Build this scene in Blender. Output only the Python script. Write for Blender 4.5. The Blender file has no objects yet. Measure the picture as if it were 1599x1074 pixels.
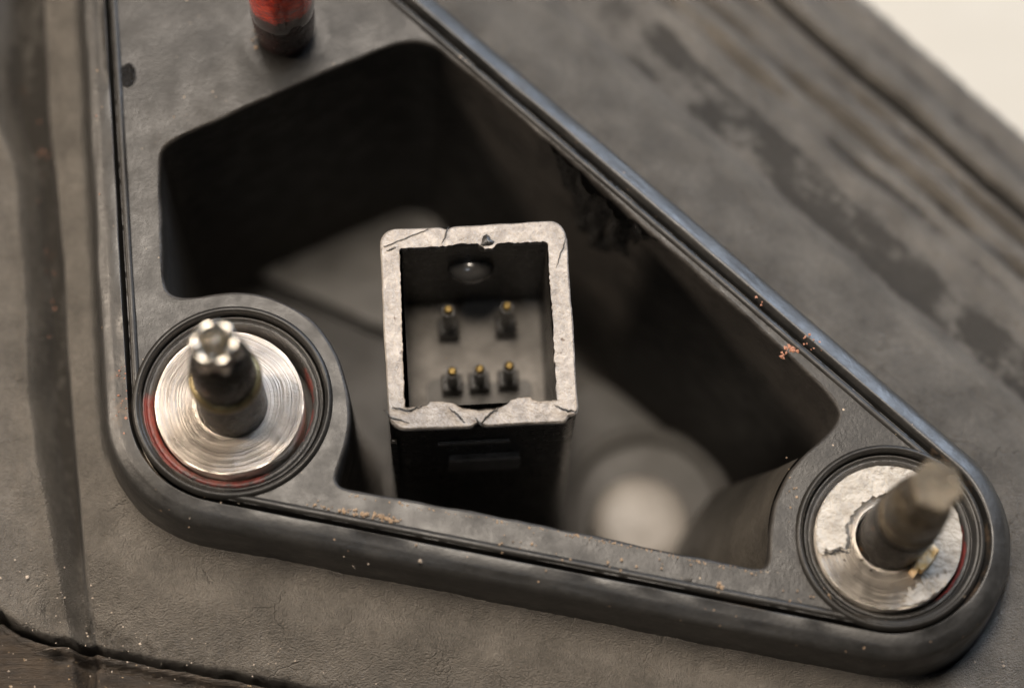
import bpy, math, random
import numpy as np
from mathutils import Matrix, Vector
from mathutils.geometry import delaunay_2d_cdt

random.seed(7)
rng = np.random.default_rng(11)
S = 0.008                      # metres per build unit (a build unit is about 8 mm)
scene = bpy.context.scene
C = scene.collection

# ------------------------------------------------------------------ camera
FPX = 4164.0                   # focal length in photo pixels
CX, CY = 799.5, 537.0
dn = np.array([(700 - CX) / FPX, -(1850 - CY) / FPX, -1.0]); dn /= np.linalg.norm(dn)
Zc = -dn
Xc = np.array([1.0, 0.0, -dn[0] / dn[2]]); Xc /= np.linalg.norm(Xc)
Yc = np.cross(Zc, Xc)
W2C = np.array([Xc, Yc, Zc]).T             # v_cam = W2C @ v_world
C2W = W2C.T
D0 = FPX / 100.0
CAM = -D0 * (C2W @ np.array([0, 0, -1.0]))


def U(px, py, z=0.0):
    """point of the plane at height z seen at a photo pixel (used to read the plan of the part off the photograph)"""
    px = np.asarray(px, float); py = np.asarray(py, float)
    d = np.stack([(px - CX) / FPX, -(py - CY) / FPX, -np.ones_like(px)], -1) @ C2W.T
    t = (z - CAM[2]) / d[..., 2]
    return CAM[:2] + d[..., :2] * t[..., None]


cd = bpy.data.cameras.new('camera')
cam = bpy.data.objects.new('camera', cd); C.objects.link(cam)
M = Matrix([[*C2W[i], CAM[i] * S] for i in range(3)] + [[0, 0, 0, 1]])
cam.matrix_world = M
cd.sensor_width = 36; cd.lens = 36 * FPX / 1599
cd.clip_start = 0.01; cd.clip_end = 50
foc = np.array([*U(620, 690, -0.35), -0.35]) - CAM
cd.dof.use_dof = True
cd.dof.focus_distance = float(foc @ (C2W @ np.array([0, 0, -1.0]))) * S
cd.dof.aperture_fstop = 6.5
cd.dof.aperture_blades = 9
scene.camera = cam
scene.view_settings.view_transform = 'Standard'
scene.view_settings.look = 'None'
scene.view_settings.exposure = 0.0
scene.view_settings.gamma = 1.0

# ------------------------------------------------------------------ light
w = bpy.data.worlds.new('World'); scene.world = w; w.use_nodes = True
w.node_tree.nodes['Background'].inputs[0].default_value = (1.0, 0.93, 0.82, 1)
w.node_tree.nodes['Background'].inputs[1].default_value = 0.018


def area(name, d, dist, size, watts, col):
    l = bpy.data.lights.new(name, 'AREA'); l.shape = 'SQUARE'; l.size = size * S
    l.energy = watts; l.color = col
    o = bpy.data.objects.new(name, l); C.objects.link(o)
    v = Vector(d).normalized()
    o.location = v * dist * S
    o.rotation_euler = v.to_track_quat('Z', 'Y').to_euler()
    return o


area('warm_room_lamp', (-0.08, 0.10, 1.0), 75, 11, 2.9, (1.0, 0.88, 0.74))
area('ceiling_bounce', (-0.05, 0.34, 1.0), 90, 26, 5.8, (1.0, 0.89, 0.78))
area('window_light', (0.54, 0.70, 0.50), 85, 32, 4.6, (0.70, 0.82, 1.0))
area('warm_side_lamp', (-0.95, 0.10, 0.60), 80, 14, 4.5, (1.0, 0.84, 0.68))


area('added_front_light', (-0.22, -0.62, 1.0), 80, 9, 0.22, (0.80, 0.88, 1.0))  # added dim lamp that puts a highlight on the connector's dome


# ------------------------------------------------------------------ materials
def mat(name, c1, c2=None, nscale=2.0, rough=0.5, rvar=0.1, bump=0.3, bscale=12.0, bdist=0.02,
        metal=0.0, spec=0.5, speck=None, speck_amt=0.0, speck_scale=9.0, masks=(), rings=0.0, stretch=None, coat=0.0,
        crack=0.0, crack_scale=1.5, emi=None, lumps=0.0, grain=0.0):
    m = bpy.data.materials.new(name); m.use_nodes = True
    nt = m.node_tree; N = nt.nodes; L = nt.links
    b = N['Principled BSDF']
    tc = N.new('ShaderNodeTexCoord'); mp = N.new('ShaderNodeMapping')
    k = 1.0 / S
    st = stretch or (1, 1, 1)
    mp.inputs['Scale'].default_value = (k * st[0], k * st[1], k * st[2])
    if stretch and len(stretch) == 4: mp.inputs['Rotation'].default_value = (0, 0, stretch[3])
    L.new(tc.outputs['Object'], mp.inputs[0])
    plain = N.new('ShaderNodeMapping'); plain.inputs['Scale'].default_value = (k, k, k)
    L.new(tc.outputs['Object'], plain.inputs[0])

    def noise(scale, detail=5, rgh=0.6, src=mp, dist=0.0):
        n = N.new('ShaderNodeTexNoise'); n.inputs['Scale'].default_value = scale
        n.inputs['Detail'].default_value = detail; n.inputs['Roughness'].default_value = rgh
        n.inputs['Distortion'].default_value = dist
        L.new(src.outputs[0], n.inputs['Vector']); return n

    def ramp(src, a, bb):
        r = N.new('ShaderNodeMapRange'); r.clamp = True
        r.inputs['From Min'].default_value = a; r.inputs['From Max'].default_value = bb
        L.new(src, r.inputs['Value']); return r.outputs[0]

    def mix(fac, a, bcol):
        x = N.new('ShaderNodeMix'); x.data_type = 'RGBA'
        if isinstance(fac, float): x.inputs[0].default_value = fac
        else: L.new(fac, x.inputs[0])
        for sock, v in ((6, a), (7, bcol)):
            if isinstance(v, tuple): x.inputs[sock].default_value = (*v[:3], 1)
            else: L.new(v, x.inputs[sock])
        return x.outputs[2]

    c2 = c2 or tuple(0.6 * v for v in c1)
    col = mix(ramp(noise(nscale, 6).outputs[0], 0.36, 0.64), c1, c2)
    if grain:
        gm = N.new('ShaderNodeMapRange'); gm.inputs['From Min'].default_value = .3; gm.inputs['From Max'].default_value = .7
        gm.inputs['To Min'].default_value = 1 - grain; gm.inputs['To Max'].default_value = 1 + grain
        L.new(noise(11, 6, 0.75, plain).outputs[0], gm.inputs['Value'])
        vm = N.new('ShaderNodeVectorMath'); vm.operation = 'SCALE'; L.new(col, vm.inputs[0]); L.new(gm.outputs[0], vm.inputs['Scale']); col = vm.outputs[0]
    if speck:
        n = noise(speck_scale, 2, 0.5, plain)
        th = 0.74 - speck_amt * 0.2
        col = mix(ramp(n.outputs[0], th, th + 0.05), col, speck)
    rv = ramp(noise(nscale * 2.3, 4, 0.6, plain).outputs[0], 0.3, 0.7)
    rr = N.new('ShaderNodeMapRange'); rr.inputs['To Min'].default_value = max(0.03, rough - rvar)
    rr.inputs['To Max'].default_value = min(1, rough + rvar); L.new(rv, rr.inputs['Value'])
    rough_out = rr.outputs[0]
    for (attr, mcol, mrough) in masks:
        a = N.new('ShaderNodeAttribute'); a.attribute_name = attr
        nn = noise(7, 4, 0.7, plain)
        ad = N.new('ShaderNodeMath'); ad.operation = 'MULTIPLY_ADD'
        L.new(nn.outputs[0], ad.inputs[0]); ad.inputs[1].default_value = 0.9; 
        sub = N.new('ShaderNodeMath'); sub.operation = 'SUBTRACT'; L.new(a.outputs['Fac'], sub.inputs[0]); sub.inputs[1].default_value = 0.45
        L.new(sub.outputs[0], ad.inputs[2])
        f = ramp(ad.outputs[0], 0.32, 0.62)
        col = mix(f, col, mcol)
        if mrough is not None:
            x = N.new('ShaderNodeMix'); x.data_type = 'FLOAT'; L.new(f, x.inputs[0]); L.new(rough_out, x.inputs[2]); x.inputs[3].default_value = mrough
            rough_out = x.outputs[0]
    L.new(col, b.inputs['Base Color']); L.new(rough_out, b.inputs['Roughness'])
    b.inputs['Metallic'].default_value = metal
    b.inputs['Specular IOR Level'].default_value = spec
    b.inputs['Coat Weight'].default_value = coat
    # relief
    h = noise(bscale, 6, 0.65).outputs[0]
    if lumps:
        l2 = noise(bscale * 0.22, 3, 0.5, plain).outputs[0]
        a = N.new('ShaderNodeMath'); a.operation = 'MULTIPLY_ADD'; L.new(l2, a.inputs[0]); a.inputs[1].default_value = lumps; L.new(h, a.inputs[2]); h = a.outputs[0]
    if rings:
        sx = N.new('ShaderNodeSeparateXYZ'); L.new(plain.outputs[0], sx.inputs[0])
        cx = N.new('ShaderNodeCombineXYZ'); L.new(sx.outputs[0], cx.inputs[0]); L.new(sx.outputs[1], cx.inputs[1])
        ln = N.new('ShaderNodeVectorMath'); ln.operation = 'LENGTH'; L.new(cx.outputs[0], ln.inputs[0])
        wob = noise(1.2, 2, 0.5, plain)
        mm = N.new('ShaderNodeMath'); mm.operation = 'MULTIPLY_ADD'; L.new(wob.outputs[0], mm.inputs[0]); mm.inputs[1].default_value = 0.12; L.new(ln.outputs['Value'], mm.inputs[2])
        n1 = N.new('ShaderNodeTexNoise'); n1.noise_dimensions = '1D'; n1.inputs['Scale'].default_value = 30; n1.inputs['Detail'].default_value = 4
        L.new(mm.outputs[0], n1.inputs['W'])
        a = N.new('ShaderNodeMath'); a.operation = 'MULTIPLY_ADD'; L.new(n1.outputs[0], a.inputs[0]); a.inputs[1].default_value = rings; L.new(h, a.inputs[2]); h = a.outputs[0]
    if crack:
        v = N.new('ShaderNodeTexVoronoi'); v.feature = 'DISTANCE_TO_EDGE'; v.inputs['Scale'].default_value = crack_scale
        wn = noise(2.5, 4, 0.6, plain)
        va = N.new('ShaderNodeVectorMath'); va.operation = 'MULTIPLY_ADD'; L.new(wn.outputs['Color'], va.inputs[0]); va.inputs[1].default_value = (.5, .5, .5); L.new(plain.outputs[0], va.inputs[2])
        L.new(va.outputs[0], v.inputs['Vector'])
        f = ramp(v.outputs[0], 0.0, 0.022)
        gate = ramp(noise(0.7, 2, 0.5, plain).outputs[0], 0.48, 0.60)
        mx = N.new('ShaderNodeMath'); mx.operation = 'MULTIPLY'
        inv = N.new('ShaderNodeMath'); inv.operation = 'SUBTRACT'; inv.inputs[0].default_value = 1; L.new(f, inv.inputs[1])
        L.new(inv.outputs[0], mx.inputs[0]); L.new(gate, mx.inputs[1])
        a = N.new('ShaderNodeMath'); a.operation = 'MULTIPLY_ADD'; L.new(mx.outputs[0], a.inputs[0]); a.inputs[1].default_value = -crack; L.new(h, a.inputs[2]); h = a.outputs[0]
    bp = N.new('ShaderNodeBump'); bp.inputs['Strength'].default_value = bump
    bp.inputs['Distance'].default_value = bdist * S * 5
    L.new(h, bp.inputs['Height']); L.new(bp.outputs[0], b.inputs['Normal'])
    return m


DIAG = math.radians(40.6)
M_shell = mat('weathered_grey_plastic', (0.180, 0.165, 0.145), (0.112, 0.103, 0.091), 1.1, 0.42, 0.09, 0.95, 32, 0.034,
              speck=(0.16, 0.14, 0.118), speck_amt=0.58, speck_scale=26, spec=0.5, crack=0.35, crack_scale=1.1, lumps=0.1, grain=0.24,
              masks=(('stain_shade', (0.052, 0.046, 0.039), 0.46), ('rust', (0.16, 0.085, 0.045), 0.7)))
M_under = mat('brown_grimy_plastic', (0.055, 0.041, 0.029), (0.024, 0.019, 0.015), 3.0, 0.55, 0.15, 0.7, 16, 0.04,
              stretch=(0.35, 2.2, 1, 0.2), speck=(0.25, 0.18, 0.11), speck_amt=0.3, lumps=0.5)
M_plate = mat('smooth_black_plastic', (0.018, 0.0168, 0.0152), (0.010, 0.0094, 0.0086), 1.1, 0.38, 0.10, 0.10, 16, 0.02,
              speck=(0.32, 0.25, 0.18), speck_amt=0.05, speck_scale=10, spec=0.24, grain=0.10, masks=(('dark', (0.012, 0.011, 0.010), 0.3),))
M_wall = mat('cavity_black_plastic', (0.026, 0.023, 0.020), (0.014, 0.0125, 0.011), 1.0, 0.52, 0.1, 0.25, 9, 0.03, spec=0.4)
M_butt = mat('brown_sheen_plastic', (0.046, 0.041, 0.034), (0.026, 0.023, 0.019), 1.0, 0.45, 0.1, 0.3, 9, 0.03)
M_floor_lit = mat('lit_floor_plastic', (0.085, 0.079, 0.072), (0.055, 0.051, 0.046), 0.9, 0.5, 0.1, 0.2, 6, 0.03, spec=0.4)  # paler than the rest of the floor, with light put into the colour
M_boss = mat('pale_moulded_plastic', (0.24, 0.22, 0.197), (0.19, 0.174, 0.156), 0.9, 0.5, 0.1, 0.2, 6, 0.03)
M_rubber = mat('black_gasket_rubber', (0.020, 0.0192, 0.018), (0.011, 0.0106, 0.010), 1.4, 0.42, 0.08, 0.10, 14, 0.02,
               speck=(0.30, 0.21, 0.14), speck_amt=0.0, speck_scale=12, spec=0.50, grain=0.25, masks=(('rust', (0.075, 0.052, 0.034), 0.6),))
M_ring = mat('rubber_ring', (0.018, 0.017, 0.016), (0.011, 0.010, 0.009), 1.8, 0.36, 0.1, 0.3, 13, 0.02, spec=0.5,
             masks=(('red', (0.13, 0.017, 0.012), 0.4),))
M_tar = mat('melted_black_plastic', (0.006, 0.006, 0.006), (0.012, 0.011, 0.010), 3, 0.30, 0.12, 0.8, 6, 0.08, spec=0.4, stretch=(1, 1, 0.3))
M_wash = mat('machined_steel', (0.96, 0.87, 0.77), (0.80, 0.71, 0.62), 1.7, 0.45, 0.09, 0.6, 20, 0.02, metal=1.0, rings=3.2,
             speck=(0.45, 0.40, 0.34), speck_amt=0.0, speck_scale=7)
M_wash2 = mat('dull_machined_steel', (0.74, 0.69, 0.62), (0.58, 0.53, 0.47), 1.7, 0.46, 0.1, 0.6, 20, 0.025, metal=1.0, rings=5.0,
              speck=(0.12, 0.10, 0.08), speck_amt=0.35, speck_scale=7)
M_film = mat('peeling_pale_film', (0.46, 0.43, 0.385), (0.31, 0.285, 0.25), 3.5, 0.55, 0.12, 0.7, 8, 0.05,
             speck=(0.20, 0.17, 0.14), speck_amt=0.3, speck_scale=6)
M_stud = mat('dark_oiled_steel', (0.018, 0.015, 0.012), (0.008, 0.007, 0.006), 2.0, 0.26, 0.1, 0.3, 12, 0.02, metal=0.0, spec=0.15,
             speck=(0.20, 0.09, 0.03), speck_amt=0.1, speck_scale=3)
M_tip = mat('worn_steel_tip', (0.38, 0.36, 0.325), (0.22, 0.205, 0.18), 2.2, 0.20, 0.05, 0.05, 9, 0.02, metal=1.0)
M_brass = mat('brassy_ring', (0.30, 0.24, 0.12), (0.16, 0.13, 0.07), 3.0, 0.32, 0.08, 0.2, 9, 0.02, metal=0.9)
M_tip2 = mat('grimy_steel_tip', (0.15, 0.122, 0.086), (0.06, 0.049, 0.035), 2.6, 0.32, 0.1, 0.5, 9, 0.03, metal=0.8)
M_conn_rim = mat('scuffed_plastic_rim', (0.33, 0.30, 0.27), (0.22, 0.198, 0.178), 4.0, 0.36, 0.14, 0.45, 11, 0.045, spec=0.6,
                 crack=0.25, crack_scale=2.2, lumps=0.5, grain=0.3, speck=(0.12, 0.09, 0.07), speck_amt=0.15, speck_scale=6)
M_conn = mat('connector_black_plastic', (0.022, 0.020, 0.018), (0.013, 0.012, 0.011), 2.0, 0.30, 0.08, 0.3, 10, 0.02)
M_conn_floor = mat('connector_grey_floor', (0.19, 0.176, 0.16), (0.12, 0.111, 0.10), 2.6, 0.5, 0.1, 0.5, 9, 0.04)
M_gloss = mat('glossy_black_dome', (0.06, 0.057, 0.054), (0.04, 0.038, 0.036), 2.0, 0.24, 0.04, 0.1, 6, 0.01, coat=0.6)
M_gold = mat('gold_plating', (0.24, 0.17, 0.06), (0.13, 0.09, 0.035), 5.0, 0.34, 0.05, 0.2, 9, 0.01, metal=1.0)
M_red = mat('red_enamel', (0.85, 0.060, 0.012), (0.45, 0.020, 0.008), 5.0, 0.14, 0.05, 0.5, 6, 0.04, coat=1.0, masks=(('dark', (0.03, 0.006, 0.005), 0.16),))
M_peg = mat('black_peg', (0.012, 0.006, 0.005), (0.035, 0.008, 0.006), 3.0, 0.22, 0.1, 0.5, 8, 0.03)
M_chip = mat('amber_resin_chip', (0.70, 0.40, 0.10), (0.75, 0.62, 0.45), 5.0, 0.4, 0.1, 0.5, 6, 0.03)
M_grit = mat('tan_grit', (0.26, 0.18, 0.11), (0.17, 0.12, 0.08), 6.0, 0.6, 0.1, 0.5, 6, 0.03)
M_grit2 = mat('copper_grit', (0.34, 0.16, 0.10), (0.24, 0.11, 0.07), 6.0, 0.5, 0.1, 0.5, 6, 0.03)
M_dust = mat('pale_dust', (0.34, 0.29, 0.24), (0.24, 0.20, 0.16), 6.0, 0.7, 0.1, 0.5, 6, 0.03)
M_table = mat('cream_tabletop', (0.385, 0.358, 0.306), (0.375, 0.35, 0.30), 0.4, 0.6, 0.05, 0.1, 6, 0.01)


# ------------------------------------------------------------------ mesh helpers
def obj(name, V, F, m, parent=None, smooth=True, origin=None, attrs=None, sharp=None):
    V = np.asarray(V, float)
    o0 = np.zeros(3) if origin is None else np.asarray(origin, float)
    if parent is not None:
        o0 = np.array(parent['_o'])
    me = bpy.data.meshes.new(name)
    me.from_pydata(((V - o0) * S).tolist(), [], [list(map(int, f)) for f in F])
    me.materials.append(m)
    if attrs:
        for k, a in attrs.items():
            at = me.attributes.new(k, 'FLOAT', 'POINT'); at.data.foreach_set('value', np.asarray(a, np.float32))
    if smooth:
        me.polygons.foreach_set('use_smooth', [True] * len(me.polygons))
        if sharp: me.set_sharp_from_angle(angle=math.radians(sharp))
    me.update()
    o = bpy.data.objects.new(name, me); C.objects.link(o)
    if parent is not None: o.parent = parent['_e']
    else: o.location = o0 * S
    return o


def empty(name, o0, label, cat, group=None):
    e = bpy.data.objects.new(name, None); C.objects.link(e)
    e.location = np.asarray(o0, float) * S; e.empty_display_size = 0.005
    e['label'] = label; e['category'] = cat
    if group: e['group'] = group
    return {'_e': e, '_o': list(map(float, o0))}


def sub(o):    # let a mesh part be the parent of a sub-part
    return {'_e': o, '_o': OR[o.name]} if False else {'_e': o, '_o': o.get('_oo')}


def tag(o, label, cat, group=None, kind=None):
    if label: o['label'] = label
    if cat: o['category'] = cat
    if group: o['group'] = group
    if kind: o['kind'] = kind


def loft(loops, closed=True, cap_top=False, cap_bot=False):
    loops = [np.asarray(l, float) for l in loops]
    n = len(loops[0]); V = np.concatenate(loops); F = []
    m = n if closed else n - 1
    for k in range(len(loops) - 1):
        a = k * n; b = a + n
        for i in range(m):
            j = (i + 1) % n
            F.append((a + i, a + j, b + j, b + i))
    if cap_bot: F.append(tuple(range(n - 1, -1, -1)))
    if cap_top:
        a = (len(loops) - 1) * n; F.append(tuple(range(a, a + n)))
    return V, F


def join(*parts):
    V = []; F = []; o = 0
    for v, f in parts:
        V.append(np.asarray(v, float)); F += [tuple(i + o for i in ff) for ff in f]; o += len(v)
    return np.concatenate(V), F


def circ(c, r, z, n=96, ph=0.0, fn=None):
    t = np.arange(n) * 2 * math.pi / n + ph
    rr = r if fn is None else r * fn(t)
    return np.stack([c[0] + rr * np.cos(t), c[1] + rr * np.sin(t), np.full(n, z)], 1)


def lathe(c, prof, n=96, fn=None, cap=True, tilt=None):
    """prof (r,z) from the bottom up; tilt: xy lean per unit z"""
    L = []
    for r, z in prof:
        p = circ(c, r, z, n, fn=fn)
        if tilt is not None:
            p[:, 0] += tilt[0] * (z - tilt[2]); p[:, 1] += tilt[1] * (z - tilt[2])
        L.append(p)
    return loft(L, cap_top=cap, cap_bot=cap)


def inpoly(P, poly):
    x, y = P[:, 0], P[:, 1]; r = np.zeros(len(P), bool); n = len(poly)
    for i in range(n):
        x1, y1 = poly[i]; x2, y2 = poly[(i + 1) % n]
        c = ((y1 > y) != (y2 > y))
        with np.errstate(divide='ignore', invalid='ignore'):
            xi = (x2 - x1) * (y - y1) / (y2 - y1 + 1e-30) + x1
        r ^= c & (x < xi)
    return r


def fill(outer, holes, grid=None, z=0.0, jig=0.0):
    pts = [tuple(p) for p in outer]; E = [(i, (i + 1) % len(outer)) for i in range(len(outer))]
    for h in holes:
        o = len(pts); pts += [tuple(p) for p in h]; E += [(o + i, o + (i + 1) % len(h)) for i in range(len(h))]
    if grid:
        mn = np.min(outer, 0); mx = np.max(outer, 0)
        g = np.stack(np.meshgrid(np.arange(mn[0], mx[0], grid), np.arange(mn[1], mx[1], grid)), -1).reshape(-1, 2)
        g = g + rng.uniform(-.3, .3, g.shape) * grid
        ok = inpoly(g, outer)
        for h in holes: ok &= ~inpoly(g, h)
        pts += [tuple(p) for p in g[ok]]
    v, e, f, *_ = delaunay_2d_cdt([Vector(p) for p in pts], E, [], 0, 1e-6)
    v = np.array([[p.x, p.y] for p in v]); f = np.array([list(t) for t in f])
    c = v[f].mean(1)
    ok = inpoly(c, outer)
    for h in holes: ok &= ~inpoly(c, h)
    f = f[ok]
    return np.column_stack([v, np.full(len(v), z)]), [tuple(t) for t in f]


def vnoise(x, y, seed=0):
    r = np.random.default_rng(seed); T = r.random((128, 128))
    xi = np.floor(x).astype(int); yi = np.floor(y).astype(int)
    fx = x - xi; fy = y - yi; fx = fx * fx * (3 - 2 * fx); fy = fy * fy * (3 - 2 * fy)
    g = lambda a, b: T[a % 128, b % 128]
    return (g(xi, yi) * (1 - fx) + g(xi + 1, yi) * fx) * (1 - fy) + (g(xi, yi + 1) * (1 - fx) + g(xi + 1, yi + 1) * fx) * fy - 0.5


def fbm(x, y, seed=0, o=4):
    s = 0; a = 1
    for k in range(o):
        s = s + a * vnoise(x * 2 ** k + 17 * k, y * 2 ** k + 31 * k, seed + k); a *= 0.5
    return s


def sm(x, a, b):
    t = np.clip((x - a) / (b - a), 0, 1); return t * t * (3 - 2 * t)


def smooth_loop(P, it=2, closed=True):
    P = np.asarray(P, float)
    for _ in range(it):
        Q = np.roll(P, -1, 0)
        P = np.stack([0.75 * P + 0.25 * Q, 0.25 * P + 0.75 * Q], 1).reshape(-1, 2)
    return P


def resample(P, step):
    Q = np.vstack([P, P[:1]]); d = np.r_[0, np.cumsum(np.linalg.norm(np.diff(Q, axis=0), axis=1))]
    n = int(d[-1] / step); t = np.arange(n) * d[-1] / n
    return np.stack([np.interp(t, d, Q[:, 0]), np.interp(t, d, Q[:, 1])], 1)


def normals2(P):      # outward for a counter-clockwise loop
    t = np.roll(P, -1, 0) - np.roll(P, 1, 0); t /= np.linalg.norm(t, axis=1)[:, None]
    return np.stack([t[:, 1], -t[:, 0]], 1)


def ccw(P):
    a = np.sum(P[:, 0] * np.roll(P[:, 1], -1) - np.roll(P[:, 0], -1) * P[:, 1])
    return P if a > 0 else P[::-1]


# ------------------------------------------------------------------ plan of the flange
A = U(363, 627); B = U(1390, 838); T = U(306, -96)
RA, RB, RT = 1.57, 1.46, 1.50
circs = [(A, RA), (B, RB), (T, RT)]


def hull():
    n = 3; nor = []
    for i in range(n):
        (ci, ri), (cj, rj) = circs[i], circs[(i + 1) % n]
        e = cj - ci; L = np.linalg.norm(e); e = e / L
        s = (ri - rj) / L; n0 = np.array([e[1], -e[0]])
        nor.append(e * s + n0 * math.sqrt(1 - s * s))
    P = []; Nn = []
    for i in range(n):
        (ci, ri), (cj, rj) = circs[i], circs[(i + 1) % n]
        a0 = math.atan2(*nor[i - 1][::-1]); a1 = math.atan2(*nor[i][::-1])
        while a1 < a0: a1 += 2 * math.pi
        for t in np.linspace(a0, a1, 90):
            d = np.array([math.cos(t), math.sin(t)]); P.append(ci + ri * d); Nn.append(d)
        p0 = ci + ri * nor[i]; p1 = cj + rj * nor[i]
        for t in np.linspace(0, 1, 112)[1:-1]:
            P.append(p0 * (1 - t) + p1 * t); Nn.append(nor[i])
    return np.array(P), np.array(Nn)


HP, HN = hull()


def sdf(X):
    d = np.full(len(X), -1e9)
    hs = {}
    for t in np.linspace(0, 2 * math.pi, 241)[:-1]:
        nv = np.array([math.cos(t), math.sin(t)])
        h = max(nv @ c + r for c, r in circs)
        d = np.maximum(d, X @ nv - h)
    for k in (95, 295, 495):
        nv = HN[k]; d = np.maximum(d, X @ nv - HP[k] @ nv)
    return d


def ring_levels(levels, jitter=0.0, seed=3, narrow=False):
    out = []
    s = np.r_[0, np.cumsum(np.linalg.norm(np.diff(HP, axis=0), axis=1))]
    for i, (d, z) in enumerate(levels):
        jd = jitter * fbm(s * 0.9, np.full_like(s, 3.0 + 0.4 * i), seed)
        # keep the seam continuous
        wv = np.minimum(1, np.minimum(np.arange(len(s)), np.arange(len(s))[::-1]) / 20)
        jd = jd * wv
        dd_ = d
        if narrow and 0 < d < .2:
            wdiag = np.clip(HN @ np.array([.7, .7]), 0, 1) ** .5
            dd_ = d * (.35 + .65 * wdiag) + .0 * d
        out.append(np.column_stack([HP + HN * (dd_ + jd)[:, None], z + 0.6 * jd]))
    return out


# cavity mouth, traced
cav_px = [(640, 60), (600, 70), (520, 103), (420, 147), (330, 188), (268, 216), (249, 230), (245, 255), (247, 330), (249, 400), (253, 450),
          (262, 465), (285, 470), (330, 464), (370, 459), (410, 463), (450, 478), (487, 504), (515, 540), (532, 580), (541, 625), (543, 660),
          (535, 700), (522, 732), (517, 752), (532, 767), (580, 774), (700, 795), (900, 834), (1050, 866), (1150, 886), (1192, 894),
          (1206, 884), (1206, 850), (1210, 805), (1221, 765), (1242, 728), (1275, 700), (1302, 676), (1318, 652), (1312, 630), (1285, 600),
          (1180, 502), (1030, 370), (885, 240), (780, 150), (715, 95), (675, 65)]
cav = ccw(smooth_loop(U(*np.array(cav_px, float).T), 3))
cav = resample(cav, 0.055)
cn = normals2(cav)
for _ in range(6): cn = (np.roll(cn, 1, 0) + cn + np.roll(cn, -1, 0)); cn /= np.linalg.norm(cn, axis=1)[:, None]
for _ in range(3): cav = (np.roll(cav, 1, 0) + 2 * cav + np.roll(cav, -1, 0)) / 4

ZS = -1.4           # level of the housing's outer surface
ZF = -7.6           # cavity floor
ZT = -9.6           # table

# ------------------------------------------------------------------ table (seen in the top right corner)
tv = [(-400, -400, ZT), (400, -400, ZT), (400, 400, ZT), (-400, 400, ZT)]
o = obj('tabletop', tv, [(0, 1, 2, 3)], M_table, smooth=False); tag(o, None, None, kind='structure')

# ------------------------------------------------------------------ housing
H = empty('plastic_housing', (0, 0, ZT), 'dark grey weathered plastic housing with a deep three-cornered opening', 'housing')

# outer surface as relief
us = np.unique(np.r_[np.arange(-560, -20, 20), np.arange(-20, 1640, 4), np.arange(1640, 2300, 20)]).astype(float)
vs = np.unique(np.r_[np.arange(-620, -20, 20), np.arange(-20, 1100, 4), np.arange(1100, 1500, 20)]).astype(float)
uu, vv = np.meshgrid(us, vs); gu = uu.ravel(); gv = vv.ravel()
n2 = np.array([0.652, -0.759])
e = (gu - 854) * n2[0] + gv * n2[1]
wob = 5 * fbm(gu / 90, gv / 90, 21, 3)
EDGE = 333
over = np.maximum(0, e - EDGE)
ew = e + wob
pu = gu - over * n2[0]; pv = gv - over * n2[1]
zb = ZS - 0.0052 * np.maximum(0, e - over + 95) * sm(e - over, -140, -60)
XY = U(pu, pv, zb)
d = sdf(XY)
z = zb.copy()
z += 0.05 * fbm(gu / 60, gv / 60, 5, 4) + 0.012 * fbm(gu / 9, gv / 9, 9, 2)
# moat beside the gasket
wb = sm(gv, 600, 800) * (1 - sm(gu, 1400, 1520))
z -= 0.55 * np.exp(-((d - 0.50) / 0.09) ** 2) * (1 - wb)
z += wb * 0.42 * np.exp(-np.maximum(0, d - .50) / .16)
# left channel
xl = np.interp(gv, [-600, 150, 210, 260, 350, 500, 620, 700, 780, 900, 1000], [8, 8, 25, 44, 52, 62, 64, 78, 92, 108, 125]) + 4 * fbm(gu / 90, gv / 90, 33, 2)
xr = np.interp(gv, [-600, 0, 150, 250, 400, 600, 750, 900, 1000], [50, 64, 70, 80, 94, 104, 116, 132, 145]) + 2 * fbm(gu / 90, gv / 90, 35, 2)
fade = 1 - 0.6 * sm(gv, 780, 960)
ch = sm(gu, xl - 26, xl + 16) * (1 - sm(gu, xr - 9, xr + 9)) * fade
z -= 0.95 * ch
z += 0.14 * np.exp(-((gu - xl + 14) / 12) ** 2) * sm(gv, 200, 300)
z += 0.12 * np.exp(-(((gu - 42) / 16) ** 2 + ((gv - 740) / 45) ** 2))
# gentle roll below the flange
z += 0.22 * np.exp(-((d - 1.35) / 0.45) ** 2) * sm(gv, 760, 900) * (1 - sm(gu, 1150, 1400))
z -= 0.18 * np.exp(-((d - 2.35) / 0.35) ** 2) * sm(gv, 860, 960) * (1 - sm(gu, 800, 1150))
# right-hand ridges
z += -0.20 * sm(ew, -16, 18) - 0.06 * np.exp(-((ew - 18) / 8) ** 2)
wav = 92 + 26 * fbm((gu + gv) / 150, (gu + gv) / 400, 44, 3) - 0.03 * (gv - 200)
z += 0.12 * sm(ew, wav - 8, wav + 14)
for ec, am, wd in ((126, -.16, 7), (146, .08, 8), (165, -.18, 7), (186, .08, 8), (206, -.15, 7), (222, 0.10, 8), (262, .09, 12), (286, -.10, 12), (312, .08, 12)):
    z += 1.3 * am * np.exp(-((ew - ec - 3 * fbm(gu / 70, gv / 70, int(ec), 2)) / (wd * 1.25)) ** 2) * (0.75 + fbm((gu + gv) / 160, ew / 60, int(ec) + 3, 2))
z -= 0.9 * np.exp(-((ew - 236) / 6.5) ** 2)
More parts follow.
